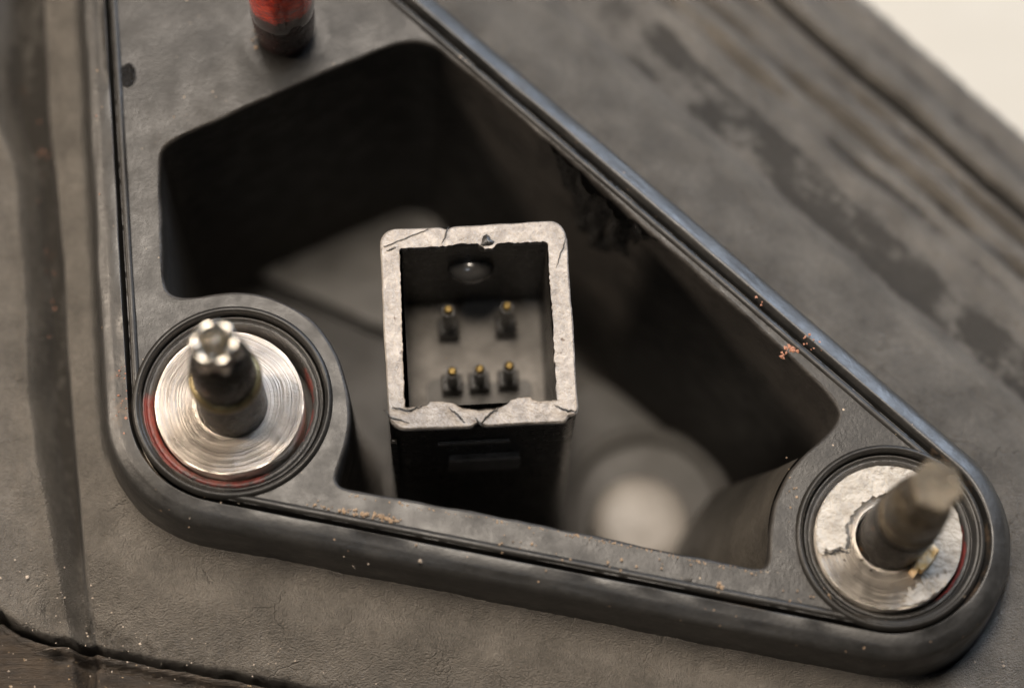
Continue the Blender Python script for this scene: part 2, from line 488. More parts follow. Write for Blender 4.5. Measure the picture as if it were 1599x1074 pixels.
# crack at the bottom left, with the under cover beyond it
yc = np.interp(gu, [-600, 0, 30, 80, 135, 250, 400, 520, 900], [930, 962, 984, 1000, 1006, 1030, 1058, 1082, 1165]) + 5 * fbm(gu / 30, gv / 200, 51, 3)
wcr = np.interp(gu, [0, 80, 300, 500], [7, 5, 4, 5])
z -= 1.1 * np.exp(-((gv - yc) / wcr) ** 2)
z -= 0.30 * sm(gv - yc, 4, 26)
yc2 = yc + 17
z -= 0.25 * np.exp(-((gv - yc2 - 5) / 5) ** 2) * (1 - sm(gu, 380, 520)) * sm(gu, 60, 90)
# hairline splits running in from the crack
for (x0, y0, x1, y1, wd) in ((172, 1000, 190, 985, 2.5), (318, 950, 327, 1010, 2), (345, 955, 352, 1030, 2), (410, 960, 412, 1010, 2),
                             (70, 935, 75, 1000, 3), (262, 975, 290, 962, 2), (205, 1000, 222, 975, 2.5), (222, 975, 262, 975, 2)):
    q = np.array([x1 - x0, y1 - y0], float); L2 = q @ q
    t = np.clip(((gu - x0) * q[0] + (gv - y0) * q[1]) / L2, 0, 1)
    dd = np.hypot(gu - x0 - t * q[0] + 5 * vnoise(gu / 25, gv / 18, 78), gv - y0 - t * q[1] + 4 * vnoise(gu / 20, gv / 25, 79))
    z -= 0.055 * np.exp(-(dd / (wd + .8)) ** 2) * (0.6 + 1.5 * vnoise(gu / 12, gv / 12, 77))
# outer edge
z -= 0.25 * (over / 14) ** 0.5 * (over > 0) + over * 0.06
z = np.maximum(z, ZT)
z -= 0.15 * sm(e, EDGE - 14, EDGE)
st = sm(ew, 8, 26) * (1 - sm(ew, wav - 14, wav + 4)) * (0.60 + 0.6 * fbm((gu * .76 + gv * .65) / 60, e / 22, 61, 4)) * (0.35 + 0.65 * sm(gu, 880, 1050))
st = np.maximum(st, 0.7 * ch * (0.9 + .6 * fbm(gu / 30, gv / 90, 63, 3)))  # shade of the left channel painted into the same mask
st = np.maximum(st, np.exp(-((gv - yc) / 9) ** 2))  # darker along the crack
st = np.maximum(st, 1.2 * np.exp(-((ew - 236) / 9) ** 2))  # darker along the black groove
for ec in (128, 163, 203):
    st = np.maximum(st, 0.6 * np.exp(-((ew - ec) / 9) ** 2) * (0.7 + 1.0 * fbm((gu + gv) / 90, ew / 20, 70 + ec, 3)))
st = np.maximum(st, 0.55 * np.exp(-((ew - 286) / 12) ** 2) * (0.6 + 1.6 * fbm((gu + gv) / 70, ew / 20, 71, 3)))
st = np.maximum(st, 0.45 * np.exp(-((d - 2.35) / 0.4) ** 2) * sm(gv, 860, 960) * (1 - sm(gu, 600, 1000)))  # darker along the dip below the flange
ru = 0.35 * ch * (fbm(gu / 14, gv / 22, 81, 3) > 0.36)
VV = np.column_stack([XY, z])
nu, nv_ = len(us), len(vs)
ii, jj = np.meshgrid(np.arange(nu - 1), np.arange(nv_ - 1))
q0 = (jj * nu + ii).ravel(); quads = np.stack([q0 + nu, q0 + nu + 1, q0 + 1, q0], 1)
dq = d[quads].max(1); keep = dq > 0.28
reg = np.zeros(len(quads), int)
reg[(ew[quads].mean(1) > 236)] = 1
reg[((gv - yc)[quads].mean(1) > 0) & (ew[quads].mean(1) < 150)] = 2
for r, nm, mt, lab in ((0, 'outer_shell', M_shell, None), (1, 'edge_flange', M_shell, 'outermost band of the housing beyond the black groove'),
                       (2, 'lower_cover', M_under, 'brown grimy strip beyond the crack at the bottom')):
    qs = quads[keep & (reg == r)]
    idx, inv = np.unique(qs, return_inverse=True)
    o = obj(nm, VV[idx], inv.reshape(-1, 4), mt, H, attrs={'stain_shade': st[idx], 'rust': ru[idx]})
    if lab: o['label'] = lab

# raised face (flange) round the opening
def hole_circle(c, r, n=120): return circ(c, r, 0, n)[:, :2]
hA, hB, hT = hole_circle(A, 1.44), hole_circle(B, 1.35), hole_circle(U(303, -112), 1.25)
peg = U(446, 51)
V, F = fill(HP - HN * 0.04, [cav, hA, hB, hT], grid=0.16)
V[:, 2] += 0.016 * fbm(V[:, 0] * 1.3, V[:, 1] * 1.3, 91, 3)
sp = U(203, 118); spd = np.hypot((V[:, 0] - sp[0]) / .16, (V[:, 1] - sp[1]) / .30)
dk = 2.2 * np.exp(-spd ** 2)  # shade of a small dimple painted as a dark spot
pd = np.hypot(V[:, 0] - peg[0], V[:, 1] - peg[1]); dk = np.maximum(dk, 1.1 * np.exp(-((pd - .5) / .22) ** 2))  # dark ring painted as the shadow round the peg's foot
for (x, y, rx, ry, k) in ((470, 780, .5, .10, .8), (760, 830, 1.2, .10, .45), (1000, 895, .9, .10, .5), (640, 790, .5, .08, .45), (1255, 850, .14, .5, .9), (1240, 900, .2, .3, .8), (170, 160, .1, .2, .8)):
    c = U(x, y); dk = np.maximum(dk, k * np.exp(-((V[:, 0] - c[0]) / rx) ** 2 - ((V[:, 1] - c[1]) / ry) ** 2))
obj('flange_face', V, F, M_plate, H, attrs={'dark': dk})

# walls of the opening, rounded at the mouth
lv = [(0, 0.0), (-.018, -.006), (-.036, -.022), (-.048, -.05), (-.055, -.10), (-.06, -.3), (-.08, -1), (-.12, -2.5), (-.2, -5), (-.3, ZF + .25), (-.42, ZF + .06), (-.6, ZF)]
s = np.arange(len(cav)) * .055
loops = []
for k, (dd, zz) in enumerate(lv):
    j = 0.022 * fbm(s * 2.2, np.full_like(s, 1.0), 15, 4) * (1 if k < 7 else .3)
    j *= np.minimum(1, np.minimum(np.arange(len(s)), np.arange(len(s))[::-1]) / 12) * (k > 0)
    loops.append(np.column_stack([cav + cn * (dd + j)[:, None], np.full(len(cav), zz)]))
V, F = loft(loops); F = [f[::-1] for f in F]
obj('opening_wall', V, F, M_wall, H)
mn = cav.min(0) - .3; mx = cav.max(0) + .3
obj('opening_floor', [(mn[0], mn[1], ZF + .003), (mx[0], mn[1], ZF + .003), (mx[0], mx[1], ZF + .003), (mn[0], mx[1], ZF + .003)], [(0, 1, 2, 3)], M_wall, H, smooth=False)
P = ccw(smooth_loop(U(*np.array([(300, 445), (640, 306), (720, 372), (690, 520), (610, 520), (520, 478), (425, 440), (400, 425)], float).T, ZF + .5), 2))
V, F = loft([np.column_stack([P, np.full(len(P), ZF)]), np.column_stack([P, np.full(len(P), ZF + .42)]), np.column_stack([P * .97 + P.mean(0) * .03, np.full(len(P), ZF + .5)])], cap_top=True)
obj('lit_floor_pad', V, F, M_floor_lit, H, sharp=40)  # pale raised pads stand in for patches of light on the floor
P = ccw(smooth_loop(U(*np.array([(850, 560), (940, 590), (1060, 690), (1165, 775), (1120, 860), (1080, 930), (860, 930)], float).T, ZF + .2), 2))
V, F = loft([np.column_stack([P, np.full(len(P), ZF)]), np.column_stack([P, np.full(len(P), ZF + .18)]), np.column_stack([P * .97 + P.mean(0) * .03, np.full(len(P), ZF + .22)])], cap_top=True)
obj('lit_floor_pad', V, F, M_floor_lit, H, sharp=40)
# round pale boss on the floor, inside a low collar
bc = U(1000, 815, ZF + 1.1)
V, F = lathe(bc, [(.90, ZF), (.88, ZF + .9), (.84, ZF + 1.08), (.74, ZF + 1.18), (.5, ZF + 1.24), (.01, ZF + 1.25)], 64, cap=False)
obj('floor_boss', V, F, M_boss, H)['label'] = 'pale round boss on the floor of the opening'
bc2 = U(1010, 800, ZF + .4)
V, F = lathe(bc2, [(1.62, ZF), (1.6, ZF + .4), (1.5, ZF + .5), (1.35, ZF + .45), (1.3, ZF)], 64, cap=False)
obj('floor_collar', V, F, M_floor_lit, H)
# ribs on the floor
def box(c, sx, sy, z0, z1, rot=0.0, bev=0.04):
    ca, sa = math.cos(rot), math.sin(rot)
    def lp(k, z):
        return np.array([[c[0] + ca * x - sa * y, c[1] + sa * x + ca * y, z] for x, y in
                         ((-sx / 2 + k, -sy / 2 + k), (sx / 2 - k, -sy / 2 + k), (sx / 2 - k, sy / 2 - k), (-sx / 2 + k, sy / 2 - k))])
    return loft([lp(0, z0), lp(0, z1 - bev), lp(bev, z1)], cap_top=True, cap_bot=True)
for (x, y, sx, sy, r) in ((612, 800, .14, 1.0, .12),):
    V, F = box(U(x, y, ZF), sx, sy, ZF, ZF + 1.0, r); obj('floor_rib', V, F, M_floor_lit, H, sharp=40)

# ridges on the face: the lip along the gasket and the rings round the stud holes
V, F = loft(ring_levels([(-.175, -.01), (-.16, .012), (-.135, .032), (-.10, .040), (-.07, .03), (-.045, .0), (-.035, -.05), (-.03, -.6)], 0.012))
obj('flange_lip', V, F, M_plate, H, attrs={'dark': np.zeros(len(V))})
for c, k in ((A, 1.0), (B, .94)):
    V, F = lathe(c, [(1.56 * k, -.02), (1.535 * k, .05), (1.50 * k, .078), (1.465 * k, .07), (1.44 * k, .03), (1.425 * k, -.05), (1.42 * k, -1.2)], 120, cap=False)
    obj('stud_hole_rim', V, F, M_plate, H, attrs={'dark': np.zeros(len(V))})
    V, F = lathe(c, [(1.43 * k, -1.0), (.4, -1.0)], 60, cap=False)
    obj('stud_hole_floor', V, F, M_wall, H)

angs = np.radians(np.linspace(136, 206, 40))
L_ = [np.column_stack([B[0] + r_ * np.cos(angs), B[1] + r_ * np.sin(angs), np.full(40, z_)]) for r_, z_ in ((1.86, -.16), (1.93, -.5), (2.1, -1.4), (2.5, -3.2), (2.95, -5.2), (3.1, ZF))]
V, F = loft(L_, closed=False); obj('boss_buttress', V, [f[::-1] for f in F], M_butt, H)
dm = U(200, 118); V, F = lathe(dm, [(.01, .012), (.10, .012), (.13, .006)], 32, cap=False); V[:, 1] = dm[1] + (V[:, 1] - dm[1]) * 1.6; V[:, 2] = np.maximum(V[:, 2], .02 + .0 * V[:, 2]); obj('dimple_shade', V, F, M_tar, H)  # dark disc laid on the face stands in for a shaded dimple
V, F = lathe(U(303, -112), [(.01, -1.2), (1.255, -1.2), (1.255, -.02), (1.262, .003)], 80, cap=False)
obj('blind_hole', V, F, M_wall, H)
# melted patch under the mouth of the diagonal wall
ctr = U(938, 302)
dst = np.hypot(cav[:, 0] - ctr[0], cav[:, 1] - ctr[1]); k0 = int(np.argmin(dst))
mel_n = 60
idx = [(k0 + i) % len(cav) for i in range(-22, 23)]
nz = 40; L = []
for a in range(nz):
    zz = -.015 - a * 0.055
    row = []
    for q, i in enumerate(idx):
        t = (q - 22) / 22
        lim = (1 - abs(t) ** 1.7) * (1.0 + .9 * vnoise(np.array([q * .33]), np.array([2.2]), 5)[0])
        env = max(0, lim - a / nz * 0.95)
        off = 0.03 + 0.0 if env <= 0 else 0.03 + 0
        n_ = fbm(np.array([q * .22]), np.array([a * .05 + 3]), 7, 4)[0]
        push = (0.10 + 0.22 * n_) * min(1, env * 3) - (0.05 if env <= 0 else 0)
        base = cav[i] + cn[i] * (-.052 - .02 * (-zz) - push)
        row.append([base[0], base[1], zz + .03 * n_])
    L.append(np.array(row))
V, F = loft(L, closed=False)
F = [f[::-1] for f in F]
obj('melted_plastic', V, F, M_tar, H)['label'] = 'blackened melted patch of the diagonal wall'

# ------------------------------------------------------------------ gasket
V, F = loft(ring_levels([(-.02, -.9), (-.005, -.26), (0.03, -.15), (.06, -.09), (.085, -.045), (.105, -.015), (.125, .002), (.15, .0), (.20, -.018), (.25, -.040), (.30, -.066), (.35, -.094),
                         (.385, -.12), (.415, -.16), (.435, -.24), (.442, -.33), (.465, -.40), (.49, -.7), (.53, -1.15), (.60, -1.9)], 0.02, 8, True))
gx = V[:, 0]; gy = V[:, 1]
rus = np.zeros(len(V))
lvk = np.repeat(np.arange(len(V) // len(HP)), len(HP))
rus = .62 * (gy < U(600, 700)[1]) * ((lvk >= 2) & (lvk <= 5)) * (.45 + 1.3 * fbm(gx * 2, gy * 2, 101, 4))
for (x, y, rr, k) in ((190, 640, .4, .42), (188, 590, .3, .35), (175, 100, .5, .2), (160, 250, .6, .2)):
    c = U(x, y); rus = np.maximum(rus, k * np.exp(-((gx - c[0]) ** 2 + (gy - c[1]) ** 2) / rr ** 2))
g = obj('rubber_gasket', V, F, M_rubber, attrs={'rust': rus})
tag(g, 'black rubber gasket running round the edge of the raised three-cornered flange', 'gasket')

# ------------------------------------------------------------------ stud hole fittings
def grommet(c, k, label, reds):
    V, F = lathe(c, [(1.225 * k, -.98), (1.225 * k, -.20), (1.235 * k, -.15), (1.26 * k, -.11), (1.30 * k, -.085), (1.335 * k, -.085), (1.345 * k, -.13),
                     (1.355 * k, -.135), (1.365 * k, -.07), (1.385 * k, -.055), (1.405 * k, -.08), (1.415 * k, -.15), (1.418 * k, -.9)], 140, cap=False)
    X = V[:, :2] - c; ang = np.degrees(np.arctan2(X[:, 1], X[:, 0])) % 360; r = np.hypot(X[:, 0], X[:, 1]) / k
    m = np.zeros(len(V))
    for a0, a1, r1, kk in reds:
        t = sm(ang, a0 - 10, a0 + 8) * (1 - sm(ang, a1 - 8, a1 + 10)); m = np.maximum(m, kk * t * (1 - sm(r, r1 - .05, r1 + .05)))
    o = obj('rubber_grommet', V - np.array([0, 0, 0]), F, M_ring, origin=(c[0], c[1], -1), attrs={'red': m})
    tag(o, label, 'grommet', 'rubber grommets in the stud holes')


grommet(A, 1.0, 'black rubber grommet smeared with red, round the shiny washer on the left', [(172, 236, 1.40, .58), (225, 300, 1.37, .44), (330, 359, 1.27, .60), (0, 30, 1.27, .60)])
grommet(B, .94, 'black rubber grommet round the flaking washer at the lower right', [(304, 359, 1.27, .75), (0, 10, 1.26, .7)])
#grommet(T, .96, 'black rubber grommet cut off by the top edge of the photo', [])


def washer(c, zt, ri, ro, m, label):
    E_ = empty('steel_washer', (c[0], c[1], -1), label, 'washer', 'steel washers under the studs')
    V, F = lathe(c, [(ri, -.95), (ri, zt - .04), (ri + .03, zt - .008), (ri + .08, zt), ((ri + ro) / 2, zt + .004), (ro - .06, zt), (ro - .012, zt - .004), (ro, zt - .02), (ro, -.95)], 144, cap=False)
    obj('washer_ring', V, F, m, E_, sharp=50)
    return E_


cA = U(358, 628, .1); cB = U(1388, 838, .1)
washer(cA, .10, .50, 1.145, M_wash, 'bright machined steel washer with concentric scratches round the left stud')
WB = washer(cB, .10, .50, 1.125, M_wash2, 'dull steel washer with peeling pale film round the right-hand stud')
# peeling film on the right washer: everything but a bare sector at the lower left
def film(c, pol, name, lab=None, th=.03, z0=.102):
    P = np.array([[c[0] + r * math.cos(math.radians(a)), c[1] + r * math.sin(math.radians(a))] for a, r in pol])
    P = ccw(P)
    V, F = fill(P, [], grid=.06, z=z0 + th)
    V[:, 2] += .018 * fbm(V[:, 0] * 4, V[:, 1] * 4, 17, 3)
    l1 = np.column_stack([P, np.full(len(P), z0 + th + .004)]); l0 = np.column_stack([P, np.full(len(P), z0 - .01)])
    V2, F2 = loft([l0, l1])
    V, F = join((V, F), (V2, F2))
    o = obj(name, V, F, M_film, WB, sharp=40)
    if lab: o['label'] = lab


def sector(a0, a1, ri, ro, n=60, jag=.05):
    out = [(a, ro * (1 + .012 * random.uniform(-1, 1))) for a in np.linspace(a0, a1, n)]
    e1 = [(a1 + random.uniform(-5, 5), r) for r in np.linspace(ro, ri, 9)[1:-1]]
    inn = [(a, ri * (1 + jag * random.uniform(-1, 1))) for a in np.linspace(a1, a0, n)]
    e2 = [(a0 + random.uniform(-5, 5), r) for r in np.linspace(ri, ro, 9)[1:-1]]
    return out + e1 + inn + e2


film(cB, sector(-52, 192, .66, 1.115), 'peeling_film', 'pale film still covering the upper part of the washer')
film(cB, sector(-78, -50, .86, 1.10, 16, .09), 'peeling_film', 'loose tongue of film at the lower edge of the washer')
# split in the film
n_ = 16; px_ = np.linspace(1283, 1324, n_); py_ = 861 + rng.normal(0, 1.1, n_) + 2 * np.sin(px_ / 6)
c = U(px_, py_, .13); wd = .018 * np.sin(np.linspace(.2, 3.0, n_))
V, F = loft([np.column_stack([c[:, 0], c[:, 1] - wd, np.full(n_, .12)]), np.column_stack([c[:, 0], c[:, 1], np.full(n_, .152)]), np.column_stack([c[:, 0], c[:, 1] + wd, np.full(n_, .12)])], closed=False)
obj('film_crack', V, F, M_conn, WB)
cr = [(178 + 8 * fbm(np.array([i * .9]), np.array([1.]), 3, 3)[0] + 6, r) for i, r in enumerate(np.linspace(1.08, .74, 14))]


def stud(base_px, tip_px, h, kind, label):
    b = U(*base_px, -.0); t = U(*tip_px, h)
    tilt = ((t[0] - b[0]) / h, (t[1] - b[1]) / h, 0.0)
    E_ = empty('stud', (b[0], b[1], -1), label, 'stud', 'studs standing in the flange holes')
    def L(prof, n=72, fn=None): return lathe(b, prof, n, fn, True, tilt)
    if kind == 0:
        sh = [(.535, -.95), (.53, 1.30), (.52, 1.38)]
        co = [(.50, 1.30), (.50, 1.44), (.535, 1.48), (.545, 1.56), (.53, 1.62), (.48, 1.66), (.475, 1.72), (.49, 1.78), (.475, 2.2), (.42, 2.50), (.36, 2.68)]
        hx = [(.30, 2.55), (.33, 2.66), (.35, h - .22), (.345, h - .12), (.32, h - .05), (.29, h - .03), (.25, h - .04), (.20, h - .07), (.15, h - .16), (.07, h - .24), (.01, h - .26)]
        f6 = lambda q: 1 + .085 * np.cos(6 * q + .5)
        mats = (M_stud, M_stud, M_tip)
    else:
        sh = [(.525, -.95), (.515, 1.15), (.50, 1.25)]
        co = [(.46, 1.15), (.46, 1.36), (.50, 1.40), (.505, 1.50), (.49, 1.56), (.44, 1.60), (.45, 1.68), (.475, 1.74), (.475, 1.95), (.43, 2.35), (.38, 2.50)]
        hx = [(.31, 2.4), (.36, 2.50), (.375, h - .10), (.36, h - .02), (.33, h), (.26, h - .01), (.01, h - .02)]
        f6 = lambda q: 1.0 / np.cos((np.mod(q + .3, math.pi / 3)) - math.pi / 6) * .97
        mats = (M_stud, M_tip2, M_tip2)
    V, F = L(sh); obj('shank', V, F, mats[0], E_, sharp=45)
    V, F = L(co); obj('collar', V, F, mats[1], E_, sharp=45)
    if kind == 0:
        V, F = L([(.53, 1.44), (.552, 1.49), (.556, 1.54), (.545, 1.60), (.50, 1.65)]); obj('collar_ring', V, F, M_brass, E_)
    V, F = L(hx, 96, f6)
    if kind == 0:
        for q in [None] + [(.5 + 2 * math.pi * i_) / 6 + .35 for i_ in range(6)]:
            rr = .26 if q is not None else 0.0; br = .082 if q is not None else .10
            cx_ = (b[0] + tilt[0] * h + rr * math.cos(q or 0), b[1] + tilt[1] * h + rr * math.sin(q or 0))
            V, F = join((V, F), lathe(cx_, [(br, h - (.10 if q is not None else .3)), (br * .95, h - .03), (br * .7, h + .03), (br * .35, h + .055), (.005, h + .06)], 16, cap=False))
    obj('drive_tip', V, F, mats[2], E_, sharp=50)
    return E_


stud((365, 634), (334, 533), 3.35, 0, 'shiny six-lobed steel stud standing in the bright washer on the left')
stud((1392, 840), (1464, 757), 3.25, 1, 'grimy brown steel stud leaning out of the flaking washer at the lower right')

# amber chip wedged against the right stud
ch_px = [(1421, 890), (1430, 872), (1442, 856), (1459, 848), (1467, 858), (1458, 876), (1440, 894), (1432, 890), (1428, 899)]
P = ccw(U(*np.array(ch_px, float).T, .25))
V, F = loft([np.column_stack([P, np.full(len(P), .10)]), np.column_stack([P, np.full(len(P), .22)]), np.column_stack([P * .8 + P.mean(0) * .2, np.full(len(P), .28)])], cap_top=True, cap_bot=True)
o = obj('resin_chip', V, F, M_chip, origin=(*P.mean(0), .05), sharp=40); tag(o, 'small amber chip of broken resin lying beside the right-hand stud', 'chip')

# ------------------------------------------------------------------ red-topped peg
E_ = empty('red_peg', (*peg, 0), 'black peg with a glossy red painted head at the top of the photo', 'peg')
V, F = lathe(peg, [(.38, -.05), (.43, .02), (.465, .14), (.49, .35), (.505, .7), (.50, 1.15), (.49, 1.25)], 64); obj('peg_shank', V, F, M_peg, E_, sharp=45)
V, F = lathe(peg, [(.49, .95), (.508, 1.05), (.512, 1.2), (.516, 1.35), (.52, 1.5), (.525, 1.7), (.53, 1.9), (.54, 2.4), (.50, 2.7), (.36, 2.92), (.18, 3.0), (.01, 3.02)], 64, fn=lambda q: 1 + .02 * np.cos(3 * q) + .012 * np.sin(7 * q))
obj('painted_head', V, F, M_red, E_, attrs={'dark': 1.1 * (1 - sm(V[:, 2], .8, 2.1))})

# ------------------------------------------------------------------ connector
ZR = .30
q = U(np.array([593, 887, 901, 606.]), np.array([356, 346, 655, 674.]), ZR)
cc = q.mean(0)
ax = (q[1] - q[0]) + (q[2] - q[3]); CW = np.linalg.norm(ax) / 2; rot = math.atan2(ax[1], ax[0])
CH = (np.linalg.norm(q[0] - q[3]) + np.linalg.norm(q[1] - q[2])) / 2
print('connector', CW, CH, math.degrees(rot))
ca, sa = math.cos(rot), math.sin(rot)
E_ = empty('electrical_connector', (cc[0], cc[1], ZF), 'square black plastic connector with scuffed pale rim and five pins, upright in the opening', 'connector')


def w2(P): P = np.asarray(P, float); return np.stack([cc[0] + ca * P[:, 0] - sa * P[:, 1], cc[1] + sa * P[:, 0] + ca * P[:, 1]], 1)


def rrect(wd, ht, r, n=8):
    out = []
    for sx, sy, a0 in ((1, 1, 0), (-1, 1, 90), (-1, -1, 180), (1, -1, 270)):
        for t in np.linspace(0, 90, n):
            a = math.radians(a0 + t); out.append([sx * (wd / 2 - r) + r * math.cos(a), sy * (ht / 2 - r) + r * math.sin(a)])
    return resample(np.array(out), .05)


OUT = rrect(CW, CH, .26)
IW, IH = CW - .68, CH - .74
ix0, ix1, iy0, iy1 = -CW / 2 + .335, CW / 2 - .325, -CH / 2 + .36, CH / 2 - .33
# inner mouth with the broken lower edge and the nick at the top (local plan)
def L2(px, py, zz=ZR):
    p = U(px, py, zz) - cc; return [ca * p[0] + sa * p[1], -sa * p[0] + ca * p[1]]
inner_px = [(624, 388), (660, 386), (690, 385), (705, 383), (715, 380), (748, 381), (756, 388), (770, 388), (776, 380), (800, 379), (850, 377), (856, 379),
            (858, 430), (864, 500), (866, 560), (870, 624), (845, 626), (832, 624), (829, 618), (812, 620), (800, 624), (788, 632), (772, 638), (745, 640), (722, 637), (712, 631),
            (690, 626), (672, 627), (668, 632), (650, 634), (632, 636), (629, 560), (627, 480)]
INN = ccw(np.array([L2(*p) for p in inner_px]))
INN = resample(INN, .05) + rng.normal(0, .006, (len(resample(INN, .05)), 2))
so = np.arange(len(OUT)) * .05
OUTj = OUT * (1 + (.012 * fbm(so * 1.7, so * 0 + 2, 23, 4))[:, None])
# nicks in the outer edge
for px, py, dep in ((697, 360, .13), (747, 668, .08), (893, 655, .05)):
    c = np.array(L2(px, py)); dd = np.hypot(*(OUTj - c).T)
    OUTj = OUTj * (1 - (dep / 1.6) * np.exp(-(dd / .07) ** 2))[:, None]
# rim
V, F = fill(OUTj * .985, [INN], grid=.055, z=0)
f_ = fbm(V[:, 0] * 3.5, V[:, 1] * 3.5, 27, 4)
low = sm(-V[:, 1], CH / 2 - .6, CH / 2 - .1)
zr = ZR + .016 * f_ + low * (.035 * fbm(V[:, 0] * 6, V[:, 1] * 6, 29, 3) - .03)
V = np.column_stack([w2(V[:, :2]), zr])
nb = len(OUTj); 
lo = [np.column_stack([w2(OUTj * .985), V[:nb, 2] if False else np.full(nb, ZR)]), np.column_stack([w2(OUTj), np.full(nb, ZR - .035)]), np.column_stack([w2(OUTj), np.full(nb, ZR - .12)])]
Vs, Fs = loft(lo); Fs = [f[::-1] for f in Fs]
ni = len(INN)
li = [np.column_stack([w2(INN), np.full(ni, ZR + .006)]), np.column_stack([w2(INN), np.full(ni, ZR - .12)])]
Vi, Fi = loft(li)
V, F = join((V, F), (Vs, Fs), (Vi, Fi))
obj('connector_rim', V, F, M_conn_rim, E_, sharp=50)
# outer and inner walls
fw = lambda P, k: w2(P * k)
n_o = len(OUT)
V, F = loft([np.column_stack([fw(OUT, .992), np.full(n_o, zz)]) for zz in (ZR - .05, ZR - .5, -1.2)] +
            [np.column_stack([fw(OUT, k), np.full(n_o, zz)]) for k, zz in ((.992, -3.0), (.985, -5.0), (.985, ZF))])
F = [f[::-1] for f in F]
DEP = ZR - 2.75
Q = resample(np.array([[ix0, iy0], [ix1, iy0], [ix1, iy1], [ix0, iy1]]), .05)
V2, F2 = loft([np.column_stack([w2(Q * k), np.full(len(Q), zz)]) for k, zz in ((1.0, ZR - .04), (.992, -1), (.965, DEP))])
V, F = join((V, F), (V2, F2))
obj('connector_shell', V, F, M_conn, E_, sharp=40)
k = .965
V, F = fill(np.array([[ix0, iy0], [ix1, iy0], [ix1, iy1], [ix0, iy1]]) * k, [], grid=.15)
V = np.column_stack([w2(V[:, :2]), DEP + .03 * fbm(V[:, 0] * 1.5, V[:, 1] * 1.5, 37, 3)])
obj('contact_floor', V, F, M_conn_floor, E_)
for bx, by, ht in ((700, 520, 1.30), (789, 515, 1.30), (706, 607, 1.05), (748, 604, 1.05), (793, 600, 1.10)):
    p = U(bx, by, DEP)
    V, F = box(p, .34, .30, DEP - .05, DEP + .34, rot, .04); pb = obj('pin_socket', V, F, M_conn, E_, sharp=40)
    V, F = lathe(p, [(.105, DEP + .2), (.10, DEP + ht - .10)], 20); pn = obj('contact_pin', V, F, M_conn, E_, sharp=40)
    V, F = lathe(p, [(.088, DEP + ht - .14), (.075, DEP + ht - .04), (.05, DEP + ht - .005), (.04, DEP + ht), (.035, DEP + ht - .01), (.01, DEP + ht - .015)], 20)
    o = obj('pin_tip', V, F, M_gold, E_); o.parent = pn
P = ccw(U(*np.array([(668, 652), (666, 602), (676, 592), (690, 590), (700, 596), (740, 598), (790, 596), (806, 594), (822, 592), (830, 600), (832, 652)], float).T, DEP + .1))
V, F = loft([np.column_stack([P, np.full(len(P), DEP)]), np.column_stack([P, np.full(len(P), DEP + .10)])], cap_top=True)
obj('floor_step', V, F, M_butt, E_, sharp=40)
# cuts and scratches in the rim
for pl in ([(598, 386), (630, 374), (668, 358)], [(604, 392), (618, 386)], [(700, 354), (696, 366), (690, 382)], [(868, 420), (878, 390), (884, 372)], [(742, 652), (748, 660), (754, 668)],
           [(612, 636), (640, 640), (660, 634)], [(866, 632), (884, 640), (900, 642)], [(700, 636), (716, 648), (726, 660)], [(780, 636), (762, 648), (748, 664)], [(600, 640), (612, 652), (640, 660)]):
    n_ = 14; t = np.linspace(0, len(pl) - 1, n_); px_ = np.interp(t, range(len(pl)), [p[0] for p in pl]); py_ = np.interp(t, range(len(pl)), [p[1] for p in pl])
    c = U(px_ + rng.normal(0, .6, n_), py_ + rng.normal(0, .6, n_), ZR); tt = np.gradient(c, axis=0); tt /= np.linalg.norm(tt, axis=1)[:, None]; nn_ = np.stack([-tt[:, 1], tt[:, 0]], 1)
    wd = .016 * np.sin(np.linspace(.15, 3.0, n_))[:, None]
    zz = np.full(n_, ZR + .028)
    V, F = loft([np.column_stack([c - nn_ * wd, zz - .03]), np.column_stack([c, zz]), np.column_stack([c + nn_ * wd, zz - .03])], closed=False)
    obj('scratch', V, F, M_conn, E_)
nk = U(760, 377, ZR); V = []; 
V, F = lathe(nk, [(.10, ZR - .25), (.13, ZR - .12), (.12, ZR - .02), (.06, ZR + .03), (.01, ZR + .04)], 12, fn=lambda q: 1 + .25 * np.cos(3 * q + 1) + .1 * np.cos(5 * q))
obj('plastic_burr', V, F, M_conn, E_)
# dome on the far inner wall
dc = U(735, 410, ZR - 1.0)
yl = (iy1 * .99)
lx = L2(735, 410, ZR - .95)[0]
V = []; F = []
nn = 24; mm = 10
for a in range(mm + 1):
    t = a / mm * math.pi / 2
    for b in range(nn):
        f = b * 2 * math.pi / nn
        x = lx + .38 * math.cos(t) * math.cos(f); zz = ZR - 1.05 + .26 * math.cos(t) * math.sin(f); y = yl - .26 * math.sin(t)
        p = w2([[x, y]])[0]; V.append((p[0], p[1], zz))
for a in range(mm):
    for b in range(nn):
        F.append((a * nn + b, a * nn + (b + 1) % nn, (a + 1) * nn + (b + 1) % nn, (a + 1) * nn + b))
obj('moulded_dome', V, [f[::-1] for f in F], M_gloss, E_)
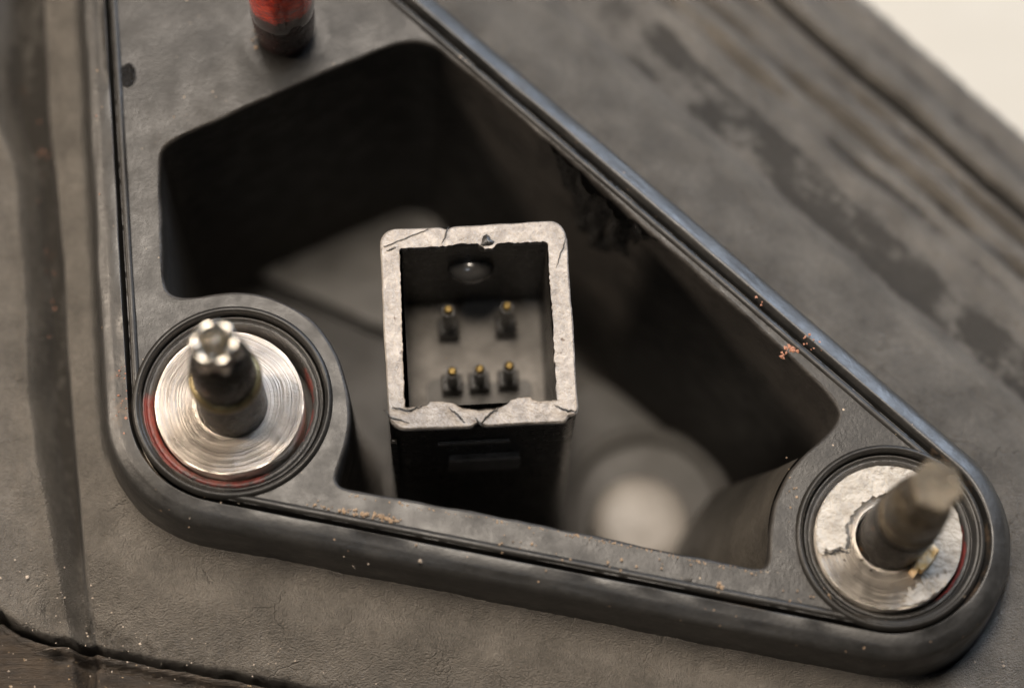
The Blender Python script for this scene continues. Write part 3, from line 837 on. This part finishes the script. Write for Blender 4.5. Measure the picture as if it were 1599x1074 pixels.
# latch on the near outer wall
def wallbox(x0, x1, z0, z1, dep, m=M_conn):
    y0 = -CH / 2 * .992
    c = w2([[(x0 + x1) / 2, y0 - dep / 2 + .01]])[0]
    V, F = box(c, x1 - x0, dep + .02, z0, z1, rot, .03); return V, F
M_ridge_lit = mat('highlit_black_edge', (0.10, 0.09, 0.08), (0.05, 0.045, 0.04), 3.0, 0.35, 0.1, 0.4, 9, 0.03)  # paler colour stands in for highlights along the latch ridges
V, F = wallbox(-.72, .42, -.62, -.50, .06); obj('latch_ridge', V, F, M_ridge_lit, E_, sharp=40)
V, F = wallbox(-.55, .60, -2.0, -1.35, .12, M_conn); obj('latch_ridge', V, F, M_ridge_lit, E_, sharp=40)
V, F = wallbox(-1.45, -1.35, ZF, -.3, .05); obj('side_rib', V, F, M_conn, E_, sharp=40)

# ------------------------------------------------------------------ grit
def bits(spots, m, name, label, z=0.0):
    Vs = []
    for (x, y, rx, ry, n, sz, zz) in spots:
        for _ in range(n):
            p = U(x + random.gauss(0, rx), y + random.gauss(0, ry), zz)
            r = sz * random.uniform(.5, 1.3)
            pts = np.array([(1, 0, 0), (-1, 0, 0), (0, 1, 0), (0, -1, 0), (0, 0, 1), (0, 0, -.6)], float) * r * rng.uniform(.5, 1.3, (6, 1))
            a = random.uniform(0, 6); R_ = np.array([[math.cos(a), -math.sin(a), 0], [math.sin(a), math.cos(a), 0], [0, 0, .6]])
            V = pts @ R_.T + np.array([p[0], p[1], zz + .2 * r])
            Vs.append((V, [(0, 2, 4), (2, 1, 4), (1, 3, 4), (3, 0, 4), (2, 0, 5), (1, 2, 5), (3, 1, 5), (0, 3, 5)]))
    V, F = join(*Vs); o = obj(name, V, F, m, smooth=False); tag(o, label, 'grit', kind='stuff')


line = lambda x0, y0, x1, y1, n, sz, w, zz=0.0: [(x0 + (x1 - x0) * t, y0 + (y1 - y0) * t, w, w * .4, 1, sz, zz) for t in np.random.default_rng(int(x0)).random(n)]
bits(line(480, 785, 620, 812, 60, .025, 6, .03) + line(560, 800, 620, 812, 30, .03, 4, .04) + line(540, 772, 900, 836, 50, .018, 3, .0) + line(900, 836, 1190, 897, 60, .018, 3, .0) +
     [(1123, 915, 4, 2, 3, .05, .05), (800, 850, 60, 8, 10, .02, .05), (950, 880, 90, 8, 18, .022, .05), (1232, 760, 6, 25, 10, .02, .0), (700, 560, 3, 3, 1, .01, .3),
      (400, 60, 3, 10, 6, .03, .02), (290, 178, 12, 8, 4, .022, .0), (1260, 930, 30, 6, 12, .02, .05), (300, 775, 30, 20, 6, .02, -.1)],
     M_grit, 'tan_grit', 'tan crumbs of grit scattered along the lower edge of the opening')
bits([(1237, 545, 6, 4, 9, .045, .0), (1222, 556, 3, 3, 4, .04, -.02), (1262, 535, 10, 8, 10, .022, .05), (1185, 468, 6, 6, 4, .02, .05), (192, 620, 5, 22, 14, .02, .0),
      (188, 580, 4, 10, 6, .02, .0), (155, 200, 3, 60, 8, .02, -.05), (66, 240, 5, 30, 8, .022, -2.0), (80, 480, 8, 60, 12, .02, -2.0)],
     M_grit2, 'copper_grit', 'copper coloured specks on the diagonal edge and the left side')
sp_ = [(656, 875, 1, 1, 1, .05, .0), (610, 870, 60, 14, 10, .016, -.2), (395, 800, 60, 14, 8, .014, -.05)]
for _ in range(420):
    x = random.uniform(0, 1599); y = random.uniform(840, 1074)
    if sdf(U(np.array([x]), np.array([y]), ZS))[0] > .75: sp_.append((x, y, 1, 1, 1, random.choice([.010, .013, .016, .022]), ZS + .06))
bits(sp_, M_dust, 'pale_dust', 'pale specks of dust on the rough lower part of the housing')

for o in scene.objects:
    for key in ('_o', '_e', '_oo'):
        if key in o.keys(): del o[key]
